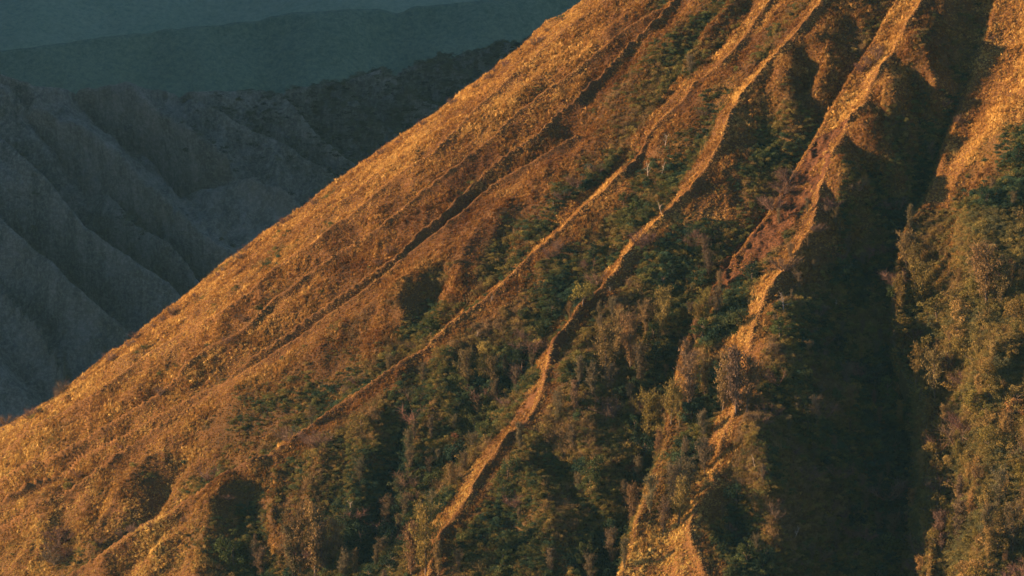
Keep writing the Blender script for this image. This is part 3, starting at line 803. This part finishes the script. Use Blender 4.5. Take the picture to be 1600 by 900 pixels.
# ------------------------------------------------------------------ where plants can stand
vis = (PX > -50) & (PX < 1650) & (PY > -50) & (PY < 960)
view = CAM - TERR; view /= np.linalg.norm(view, axis=-1, keepdims=True)
vis &= (NRM * view).sum(-1) > -0.12
ea = np.linalg.norm(np.gradient(TERR, axis=0), axis=-1) * np.linalg.norm(np.gradient(TERR, axis=1), axis=-1)
fine = (PH >= R(-16)) & (SS >= 190) & (SS < 640)
vis &= fine
def bil(A, i, j):
    i0 = i.astype(int); j0 = j.astype(int); fi = i - i0; fj = j - j0
    if A.ndim == 3: fi = fi[:, None]; fj = fj[:, None]
    return A[i0, j0] * (1 - fi) * (1 - fj) + A[i0 + 1, j0] * fi * (1 - fj) + A[i0, j0 + 1] * (1 - fi) * fj + A[i0 + 1, j0 + 1] * fi * fj
def sample(weight, count):
    w = (weight * ea * vis)[:-1, :-1].reshape(-1); cs = np.cumsum(w); 
    k = np.searchsorted(cs, rng.uniform(0, cs[-1], count)); k = np.clip(k, 0, len(w) - 1)
    nj = weight.shape[1] - 1
    return k // nj + rng.uniform(0, 0.999, count), k % nj + rng.uniform(0, 0.999, count)
AREA = float((ea * vis).sum())
print('visible area', AREA)

# grass: everywhere but the bare earth; thinner under scrub
clod = (fbm(TERR, 5.0, 3, seed=71) > np.where(PY > 285, 0.02, 0.16)) & (fbm(TERR, 16, 2, seed=73) > -0.25)
wgrass = (1 - 0.75 * np.clip(cover * 1.4, 0, 1)) * np.where(earth > 0.5, clod * 0.7, 1.0)
NG = 420000
gi_, gj_ = sample(wgrass, NG)
P = bil(TERR, gi_, gj_); Nn = bil(NRM, gi_, gj_); cv = bil(cover, gi_, gj_); t_ = bil(T0, gi_, gj_); eth = bil(earth, gi_, gj_); drr = bil(DR + 6 * (1 - SH), gi_, gj_)
hue = fbm(P, 24, 3, seed=81) * 0.62 + fbm(P, 5, 2, seed=83) * 0.45 + rng.normal(0, 0.30, NG)
hue = np.clip(0.47 + hue * 1.2, 0, 1)[:, None]
ca, cb, cc = np.array([0.17, 0.085, 0.030]), np.array([0.34, 0.19, 0.047]), np.array([0.50, 0.34, 0.11])
tint = np.where(hue < 0.5, ca + (cb - ca) * hue * 2, cb + (cc - cb) * (hue * 2 - 1))
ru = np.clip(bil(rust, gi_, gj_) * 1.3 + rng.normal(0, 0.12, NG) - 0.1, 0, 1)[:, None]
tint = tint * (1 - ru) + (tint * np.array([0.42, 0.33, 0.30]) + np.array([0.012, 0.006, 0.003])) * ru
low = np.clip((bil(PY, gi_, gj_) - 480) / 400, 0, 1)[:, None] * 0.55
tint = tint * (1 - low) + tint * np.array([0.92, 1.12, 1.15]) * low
olive = np.clip(cv * 1.5 + rng.normal(0, 0.15, NG) - 0.2, 0, 1)[:, None] * 0.8
tint = tint * (1 - olive) + np.array([0.095, 0.085, 0.028]) * olive
pale = (np.exp(-drr / 1.0) * (rng.uniform(0, 1, NG) < 0.5))[:, None] * 0.5      # straw-coloured plumes on the crests
tint = tint * (1 - pale) + np.array([0.50, 0.34, 0.17]) * pale
def up_rot(Nn, k, m):
    U_ = Nn * k + np.array([0, 0, 1 - k]) + rng.normal(0, 0.12, (m, 3))
    U_ /= np.linalg.norm(U_, axis=1, keepdims=True)
    rx = -np.arcsin(np.clip(U_[:, 1], -1, 1)); ry = np.arctan2(U_[:, 0], U_[:, 2])
    return np.c_[rx, ry, rng.uniform(0, 6.28, m)]
rot = up_rot(Nn, 0.45, NG)
sz = rng.uniform(0.5, 0.9, NG) * (1.0 + 0.8 * (rng.uniform(0, 1, NG) < 0.16)) * (1 + 0.65 * np.clip(fbm(P, 12, 2, seed=91) * 1.5, -0.5, 1)) * np.clip(0.5 + drr / 7, 0.5, 1.0)
sz = np.c_[sz * 1.05, sz * 1.05, sz * rng.uniform(0.75, 1.2, NG)]
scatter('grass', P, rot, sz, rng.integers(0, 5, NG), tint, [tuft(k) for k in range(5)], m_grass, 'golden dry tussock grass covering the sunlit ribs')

# low scrub in the ravines and on the lower faces
wsc = np.clip((cover - 0.16) * 2.0, 0, 1) ** 1.2
NSC = 70000
si, sj = sample(wsc, NSC)
P = bil(TERR, si, sj); Nn = bil(NRM, si, sj); cv = bil(cover, si, sj); t_ = bil(T0, si, sj)
h1 = fbm(P, 20, 3, seed=101) + rng.normal(0, 0.28, NSC) + (t_ - 0.5) * 0.35 + (cv - 0.5) * 0.3
pal = np.array([[0.13, 0.092, 0.052], [0.17, 0.115, 0.048], [0.145, 0.118, 0.034], [0.070, 0.082, 0.028], [0.030, 0.055, 0.030], [0.022, 0.048, 0.034]])
hx = np.clip((h1 + 0.75) / 1.5, 0, 0.999) * 5
k0 = hx.astype(int); f = (hx - k0)[:, None]
tint = (pal[k0] * (1 - f) + pal[k0 + 1] * f) * rng.uniform(0.55, 1.55, NSC)[:, None]
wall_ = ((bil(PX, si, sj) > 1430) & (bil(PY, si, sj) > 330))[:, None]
tint = np.where(wall_, tint * 0.75 + np.array([0.075, 0.055, 0.020]), tint)       # yellower brush; tint also brightened to read as sunlit on the open wall
which = np.where(hx < 1.3, rng.integers(5, 8, NSC), rng.integers(0, 5, NSC))
sz = rng.gamma(6, 0.2, NSC) * (0.7 + 0.6 * cv) * np.clip(0.45 + bil(DR, si, sj) / 12, 0.5, 1)
sz = np.c_[sz, sz, sz * rng.uniform(0.8, 1.35, NSC)]
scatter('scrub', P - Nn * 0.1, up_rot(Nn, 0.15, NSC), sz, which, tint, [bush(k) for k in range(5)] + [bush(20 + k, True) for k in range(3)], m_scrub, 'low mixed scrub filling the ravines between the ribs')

# ------------------------------------------------------------------ trees, one object each (> trunk, crown)
def limb_path(r, p0, d, ln, n=4, up=0.25, wob=0.12):
    P = [np.array(p0, float)]; d = np.array(d, float); d /= np.linalg.norm(d)
    for k in range(n):
        d = d + np.array([0, 0, up]) / n + r.normal(0, wob, 3); d /= np.linalg.norm(d)
        P.append(P[-1] + d * ln / n)
    return P

def feathery_tree(seed, slim=0.2, dens=1.0):
    """casuarina: unit height, tapered trunk, short rising limbs, hanging plumes of needle sprays"""
    r = np.random.default_rng(seed); parts = []; C = []
    trunk = limb_path(r, (0, 0, -0.06), (r.normal(0, 0.04), r.normal(0, 0.04), 1), 1.04, 8, 0.1, 0.018)
    parts.append(tube(trunk, np.linspace(0.020, 0.003, 9), 7))
    tops = [1.0] + ([r.uniform(0.75, 0.9)] if r.uniform() < 0.6 else [])
    nl = 40
    for k in range(nl):
        z = 0.16 + 0.80 * (k / nl) ** 0.95; i = min(int(z * 8 / 1.04), 7)
        b0 = np.array(trunk[i]) + (np.array(trunk[i + 1]) - trunk[i]) * ((z * 8 / 1.04) % 1)
        a = r.uniform(0, 6.28); rad = slim * (0.45 + 0.85 * math.sin(math.pi * min(1, (1 - z) * 1.05 + 0.08)) ** 0.8) * r.uniform(0.45, 1.25)
        P = limb_path(r, b0, (math.cos(a), math.sin(a), r.uniform(0.5, 1.3)), rad * 1.35, 3, 0.35, 0.10)
        parts.append(tube(P, [0.006, 0.004, 0.003, 0.0015], 4))
        m = int(44 * dens * (0.5 + rad / slim * 0.7))
        u = r.uniform(0.15, 1.08, m); Pn = np.array(P)
        q = np.stack([np.interp(u * 3, [0, 1, 2, 3], Pn[:, j]) for j in range(3)], 1) + r.normal(0, 0.021, (m, 3)) * (1 + 0.5 * u[:, None])
        C.append(q)
    C = np.concatenate(C)
    tip = C + np.c_[r.normal(0, 0.018, (len(C), 2)), r.uniform(-0.01, 0.062, len(C))]
    V1, F1 = blades(C, tip, r.uniform(0.009, 0.020, len(C)), r)
    V2, F2 = leaves(C[::2] + r.normal(0, 0.008, C[::2].shape), 0.016, r)
    V, F = join([(V1, F1), (V2, F2)])
    cl = np.repeat(r.uniform(0, 1, len(V) // 30 + 1), 30)[:len(V)]
    TV, TF = join(parts)
    return soup('trunk', TV, TF, [m_bark]), soup('crown', V, F, [m_leaf], shade=0.6 * cl + 0.4 * r.uniform(0, 1, len(V)))

def broad_tree(seed, dens=1.0, flat=0.8):
    """round-headed tree of unit height: forked limbs, crown of uneven leaf clumps"""
    r = np.random.default_rng(seed); parts = []; C = []
    trunk = limb_path(r, (0, 0, -0.1), (r.normal(0, 0.12), r.normal(0, 0.12), 1), 0.55, 4, 0.1, 0.06)
    parts.append(tube(trunk, np.linspace(0.032, 0.018, 5), 7))
    for k in range(15):
        b0 = trunk[2 + k % 3]; a = r.uniform(0, 6.28)
        P = limb_path(r, b0, (math.cos(a), math.sin(a), r.uniform(-0.1, 1.6)), r.uniform(0.22, 0.55), 4, 0.3, 0.14)
        parts.append(tube(P, [0.015, 0.011, 0.008, 0.005, 0.002], 5))
        for c0 in (P[-1], P[-2] + r.normal(0, 0.05, 3)):
            m = int(60 * dens); d = r.normal(size=(m, 3)); d /= np.linalg.norm(d, axis=1, keepdims=True)
            C.append(c0 + d * np.array([1, 1, flat]) * r.uniform(0.06, 0.135) * r.uniform(0.7, 1.1, m)[:, None])
    n_each = np.concatenate([np.full(len(c), r.uniform(0, 1)) for c in C]); C = np.concatenate(C)
    V, F = leaves(C, 0.028, r, up=np.array([0, 0, 0.35]))
    TV, TF = join(parts)
    return soup('trunk', TV, TF, [m_bark]), soup('crown', V, F, [m_leaf], shade=np.clip(np.repeat(n_each, 4) * 0.6 + 0.4 * r.uniform(0, 1, len(V)), 0, 1))

def twig_bush(seed):
    """leafless bush: fan of fine twigs, with a stem part"""
    r = np.random.default_rng(seed); parts = []; B = []; T = []
    for k in range(9):
        a = r.uniform(0, 6.28)
        P = limb_path(r, (r.normal(0, 0.05), r.normal(0, 0.05), -0.12), (math.cos(a) * 0.8, math.sin(a) * 0.8, r.uniform(0.5, 1.4)), r.uniform(0.6, 0.95), 4, 0.25, 0.12)
        parts.append(tube(P, [0.02, 0.015, 0.011, 0.007, 0.003], 4)); Pn = np.array(P)
        m = 70; u = r.uniform(0.8, 4, m); q = np.stack([np.interp(u, range(5), Pn[:, j]) for j in range(3)], 1)
        d = r.normal(0, 0.12, (m, 3)) + np.array([math.cos(a) * .08, math.sin(a) * .08, 0.14])
        B.append(q); T.append(q + d)
    V, F = blades(np.concatenate(B), np.concatenate(T), r.uniform(0.010, 0.022, 630), r)
    V2, F2 = leaves(np.concatenate(T) + r.normal(0, 0.02, (630, 3)), 0.018, r)
    V, F = join([(V, F), (V2, F2)])
    TV, TF = join(parts)
    return soup('stem', TV, TF, [m_twig]), soup('twigs', V, F, [m_leaf], shade=r.uniform(0, 1, len(V)))

def dead_tree(seed):
    r = np.random.default_rng(seed); parts = []; br = []
    lean = r.normal(0, 0.28, 2)
    trunk = limb_path(r, (0, 0, -0.08), (lean[0], lean[1], 1), 0.75, 6, 0.1, 0.09)
    parts.append(tube(trunk, np.linspace(0.030, 0.010, 7), 6))
    for k in range(7):
        b0 = trunk[3 + k % 4]; a = r.uniform(0, 6.28)
        P = limb_path(r, b0, (math.cos(a), math.sin(a), r.uniform(0.3, 1.5)), r.uniform(0.2, 0.5), 5, 0.3, 0.16)
        br.append(tube(P, [0.013, 0.010, 0.008, 0.006, 0.004, 0.002], 4))
        for e in range(2):
            P2 = limb_path(r, P[2 + e], r.normal(size=3) + [0, 0, 0.6], r.uniform(0.1, 0.22), 3, 0.2, 0.15)
            br.append(tube(P2, [0.006, 0.004, 0.003, 0.001], 4))
    TV, TF = join(parts); BV, BF = join(br)
    return soup('trunk', TV, TF, [m_dead]), soup('branches', BV, BF, [m_dead])

KINDS = {
    'feathery': [feathery_tree(200 + k, s_) for k, s_ in enumerate((0.10, 0.12, 0.15, 0.17, 0.20))],
    'broad': [broad_tree(300 + k, 1.0, f_) for k, f_ in enumerate((0.7, 0.85, 1.0, 1.25, 0.9))],
    'twig': [twig_bush(400 + k) for k in range(4)],
    'dead': [dead_tree(500 + k) for k in range(4)],
}
INFO = {'feathery': ('feathery_tree', 'tree', ('trunk', 'crown')), 'broad': ('round_tree', 'tree', ('trunk', 'crown')),
        'twig': ('bare_bush', 'bush', ('stem', 'twigs')), 'dead': ('dead_tree', 'dead tree', ('trunk', 'branches'))}
COLS = {'golden brown': (0.26, 0.175, 0.065), 'brown': (0.150, 0.102, 0.048), 'olive': (0.155, 0.125, 0.038), 'green': (0.045, 0.062, 0.024), 'grey-brown': (0.105, 0.084, 0.052),
        'purple-brown': (0.130, 0.085, 0.064), 'dark green': (0.022, 0.045, 0.028), 'russet': (0.20, 0.095, 0.045), 'bleached': (0.5, 0.42, 0.35)}

# the first surface seen behind each 2 px cell of the photo
CW, CH = 830, 480
zb_i = np.full((CH, CW), -1, np.int64)
sel = np.flatnonzero(vis.reshape(-1))
zd = (TERR.reshape(-1, 3)[sel] - CAM) @ FW
cx = ((PX.reshape(-1)[sel] + 30) / 2).astype(int); cy = ((PY.reshape(-1)[sel] + 30) / 2).astype(int)
ok = (cx >= 0) & (cx < CW) & (cy >= 0) & (cy < CH)
o_ = np.argsort(-zd[ok]); zb_i[cy[ok][o_], cx[ok][o_]] = sel[ok][o_]
def ground_at(x, y):
    ci, cj = int((y + 30) / 2), int((x + 30) / 2)
    for rr in range(0, 14):
        a = zb_i[max(ci - rr, 0):ci + rr + 1, max(cj - rr, 0):cj + rr + 1]
        a = a[a >= 0]
        if len(a): return int(a[len(a) // 2])
    return None
TF_ = TERR.reshape(-1, 3); COVF = cover.reshape(-1); T0F = T0.reshape(-1)

PLANTS = []    # kind, colour word, x, y in the photo of the foot, height in photo px
def add(kind, col, lst):
    for x, y, h in lst: PLANTS.append((kind, col, x, y, h))
add('feathery', 'brown', [(728,602,58),(768,612,55),(470,898,105),(492,904,120),(520,885,72),(556,902,48),(448,884,60),(640,902,88),(682,900,58),(705,765,40),(965,562,78),(985,578,88),(945,594,84),(1100,622,58),(1128,642,88),(1165,645,88),(990,824,66),(1540,474,95),(1562,478,74),(1528,446,64),(1460,622,74),(1415,418,58),(1010,524,56)])
add('feathery', 'grey-brown', [(458,905,90),(507,896,84),(535,906,50),(925,622,56),(1000,604,66),(1068,578,48),(1074,634,86),(1150,642,104),(975,794,46),(1035,832,56),(958,884,60),(976,884,46),(1118,494,48),(900,640,50),(905,600,46),(870,660,50),(1015,800,60),(1050,790,64),(1075,770,60),(1100,740,58),(1000,760,50),(1500,850,70),(1540,860,74),(1580,870,80),(1560,800,66),(1500,800,60),(1470,860,64)])
add('feathery', 'olive', [(755,602,70),(665,898,112),(1035,524,76),(1060,818,70),(1100,504,54),(1090,514,42),(1010,694,80),(1025,690,66),(1047,662,66),(1062,664,52),(1428,452,70),(1440,484,76),(1410,484,56),(1430,602,64),(1345,566,34),(1346,560,22)])
add('feathery', 'russet', [(712,706,30),(722,704,22)])
add('round', 'x', [])
add('broad', 'olive', [(1490,612,44),(1450,566,50),(1520,640,40),(1480,690,44),(1510,560,40),(1575,560,44),(1590,640,46),(1545,700,44),(1465,500,46),(1500,480,40),(1410,520,34)])
add('broad', 'green', [(990,330,30),(1010,345,26),(975,320,24),(660,540,24),(820,500,24),(850,480,22),(700,560,26),(1340,480,26),(1260,600,28),(1290,700,30)])
add('twig', 'purple-brown', [(170,562,17),(268,490,18),(305,464,10),(215,527,13),(98,610,22),(86,614,14),(132,592,11),(46,648,18),(8,664,22),(436,354,11),(376,402,12),(660,192,11),(836,68,16),(845,62,12),(760,122,8),(610,395,14),(590,412,12),(540,420,10),(378,500,16),(350,535,14),(300,580,14),(250,615,14),(190,700,13),(120,745,13),(205,830,15),(190,835,13),(155,850,12),(235,822,12),(350,780,12),(355,742,12),(285,815,10),(92,845,28),(85,880,32),(105,870,24),(78,860,22),(645,545,14),(560,600,18),(545,612,16),(480,690,26),(495,700,30),(505,695,26),(1100,180,16),(1370,90,22),(1360,100,20),(1375,80,18),(1345,110,18),(1470,165,14),(1580,150,12),(1495,188,14),(1500,192,13),(1300,325,22),(1290,330,18),(1350,410,26),(1365,400,24),(1285,560,22),(650,780,24),(585,835,30),(1190,660,22),(1160,840,20),(1140,830,18),(1000,385,30),(1010,380,24),(1090,385,30),(1085,372,22),(920,420,22),(870,390,24),(860,400,22),(930,270,20),(900,290,24),(880,310,20),(1330,870,20),(1550,60,8)])
add('dead', 'bleached', [(1038,228,26),(1010,276,30),(1032,272,24),(1226,484,30),(1324,420,16),(764,470,12),(768,468,10),(545,798,24),(952,458,14),(1240,838,26),(1232,592,12),(742,532,22),(1032,332,22),(1302,478,16),(983,248,16),(865,322,14),(1270,628,14),(820,652,14),(1180,730,24)])
_r = np.random.default_rng(5)
for x in np.sort(_r.uniform(5, 880, 34)):
    y = float(np.interp(x, [p[0] for p in sky_px], [p[1] for p in sky_px]))
    PLANTS.append(('twig', 'purple-brown', float(x), y + 4, float(_r.uniform(5, 15))))
PLANTS = [p for p in PLANTS if p[0] in KINDS]

# the rest of the wood, thinned where heroes stand
prng = np.random.default_rng(99)
have = [(p[2], p[3]) for p in PLANTS]
def fill(count, kind_pick, wfun, hlo, hhi, gap):
    made = 0; tries = 0
    ii, jj = sample(wfun, count * 60)
    xs_, ys_ = bil(PX, ii, jj), bil(PY, ii, jj)
    for x, y in zip(xs_, ys_):
        if made >= count: break
        if not (-20 < x < 1620 and -10 < y < 935): continue
        if any((x - a) ** 2 + ((y - b_) * 0.8) ** 2 < gap * gap for a, b_ in have): continue
        k = ground_at(x, y)
        if k is None: continue
        gx, gy = project(TF_[k:k + 1])
        if abs(gx[0] - x) > 6 or abs(gy[0] - y) > 6: continue
        kind, col = kind_pick(x, y, COVF[k], T0F[k])
        PLANTS.append((kind, col, x, y, prng.uniform(hlo, hhi) * (0.75 + 0.35 * y / 900))); have.append((x, y)); made += 1
def pick(x, y, c, t):
    u = prng.uniform()
    right = x > 1400 + 0.0 * y and y > 380
    if right: return ('feathery', ['golden brown', 'brown', 'olive'][int(u * 10) % 3]) if u < 0.5 else (('broad', ['olive', 'golden brown', 'olive'][int(u * 20) % 3]) if u < 0.9 else ('twig', 'purple-brown'))
    if t > 0.5: return ('broad', 'dark green') if u < 0.30 else (('broad', 'green') if u < 0.45 else (('feathery', 'grey-brown') if u < 0.85 else ('twig', 'purple-brown')))
    return ('feathery', ['brown', 'grey-brown'][int(u * 10) % 2]) if u < 0.62 else (('broad', ['olive', 'green'][int(u * 20) % 2]) if u < 0.86 else ('twig', 'purple-brown'))
wtree = np.clip((cover - 0.42) * 2.2, 0, 1) * np.where((DR < 7) & (SH > 0.6), 0.05, 1.0) * np.clip((PY - 120) / 400, 0.05, 1.2) * np.where((PX > 1430) & (PY > 420), 2.2, 1.0)
fill(300, pick, wtree, 24, 46, 13)
fill(55, lambda x, y, c, t: (('twig', 'purple-brown') if prng.uniform() < 0.5 else ('feathery', 'grey-brown')), np.where((PX > 1200) & (PX < 1430) & (PY > 260), 1.0, 0.0) * np.ones_like(PX), 14, 34, 15)

WORDS = ['first', 'second', 'third', 'fourth', 'fifth', 'sixth', 'seventh', 'eighth', 'ninth', 'tenth', 'eleventh', 'twelfth', 'thirteenth', 'fourteenth', 'fifteenth',
         'sixteenth', 'seventeenth', 'eighteenth', 'nineteenth', 'twentieth'] + ['%s-%s' % (t, o) for t in ('twenty', 'thirty', 'forty', 'fifty') for o in ('first', 'second', 'third', 'fourth', 'fifth', 'sixth', 'seventh', 'eighth', 'ninth')]
def xat(L, y):
    L = sorted((b_, a) for a, b_ in L); return float(np.interp(y, [l[0] for l in L], [l[1] for l in L]))
def zone(x, y):
    ysky = float(np.interp(x, [p[0] for p in sky_px], [p[1] for p in sky_px]))
    if x < 900 and y < ysky + 14: return 'on the left skyline'
    e = [xat(L, y) for L in (r3b, r4, r5, r6, edge7)]
    if x < e[0]: return 'on the golden left slope'
    if x < e[1]: return 'on the broad middle face'
    if x < e[2]: return 'in the middle ravine' if y > 300 else 'in the upper ravine'
    if x < e[3]:
        return 'left of the bare earth slide' if y < 480 else 'below the bare earth slide'
    if x < e[4]: return 'in the dark ravine'
    return 'on the sunlit right wall'
rows = {}
for p in PLANTS: rows.setdefault((p[0], p[1], zone(p[2], p[3])), []).append(p)
NOUN = {'feathery': 'feathery tree', 'broad': 'round bushy tree', 'twig': 'leafless bush', 'dead': 'forked dead tree'}
def make_plant(kind, k, pos_, h, rotz, col, lab, group, wid):
    nm, cat, pn = INFO[kind]
    root = bpy.data.objects.new(nm, None); scene.collection.objects.link(root)
    root.location = pos_; root.rotation_euler = (0, 0, rotz); root.scale = (h * wid, h * wid, h)
    root.empty_display_size = 0.2
    root['label'] = lab; root['category'] = cat; root['group'] = group
    for pname, me in zip(pn, KINDS[kind][k]):
        c = bpy.data.objects.new(pname, me); scene.collection.objects.link(c); c.parent = root
        c.color = (*col, 1)
for (kind, colw, zn), L in rows.items():
    L.sort(key=lambda p: p[3])
    for i, (_, _, x, y, h) in enumerate(L):
        k = ground_at(x, y)
        if k is None: continue
        pt = TF_[k]; dist = float((pt - CAM) @ FW)
        hm = h * dist / FPX * 1.03
        size = ('tall' if hm > 15 else 'small') if kind in ('feathery', 'broad') else ('wide' if hm > 5 else 'small')
        nth = 'alone' if len(L) == 1 else ('topmost' if i == 0 else ('lowest' if i == len(L) - 1 else WORDS[min(i, len(WORDS) - 1)] + ' from the top'))
        lab = '%s %s %s %s, %s' % (size, colw, NOUN[kind], zn, nth if nth != 'alone' else 'only one there')
        col = np.array(COLS[colw]) * prng.uniform(0.8, 1.25) * (1 + prng.normal(0, 0.05, 3))
        wid = prng.uniform(0.8, 1.15) * (1.35 if kind == 'twig' else 1.1 if kind == 'broad' else 1.05)
        make_plant(kind, int(prng.integers(0, len(KINDS[kind]))), (pt - np.array([0, 0, 0.15])).tolist(), hm, prng.uniform(0, 6.28), col.tolist(), lab, '%s %ss %s' % (colw, NOUN[kind], zn), wid)
print('plants', len(PLANTS))
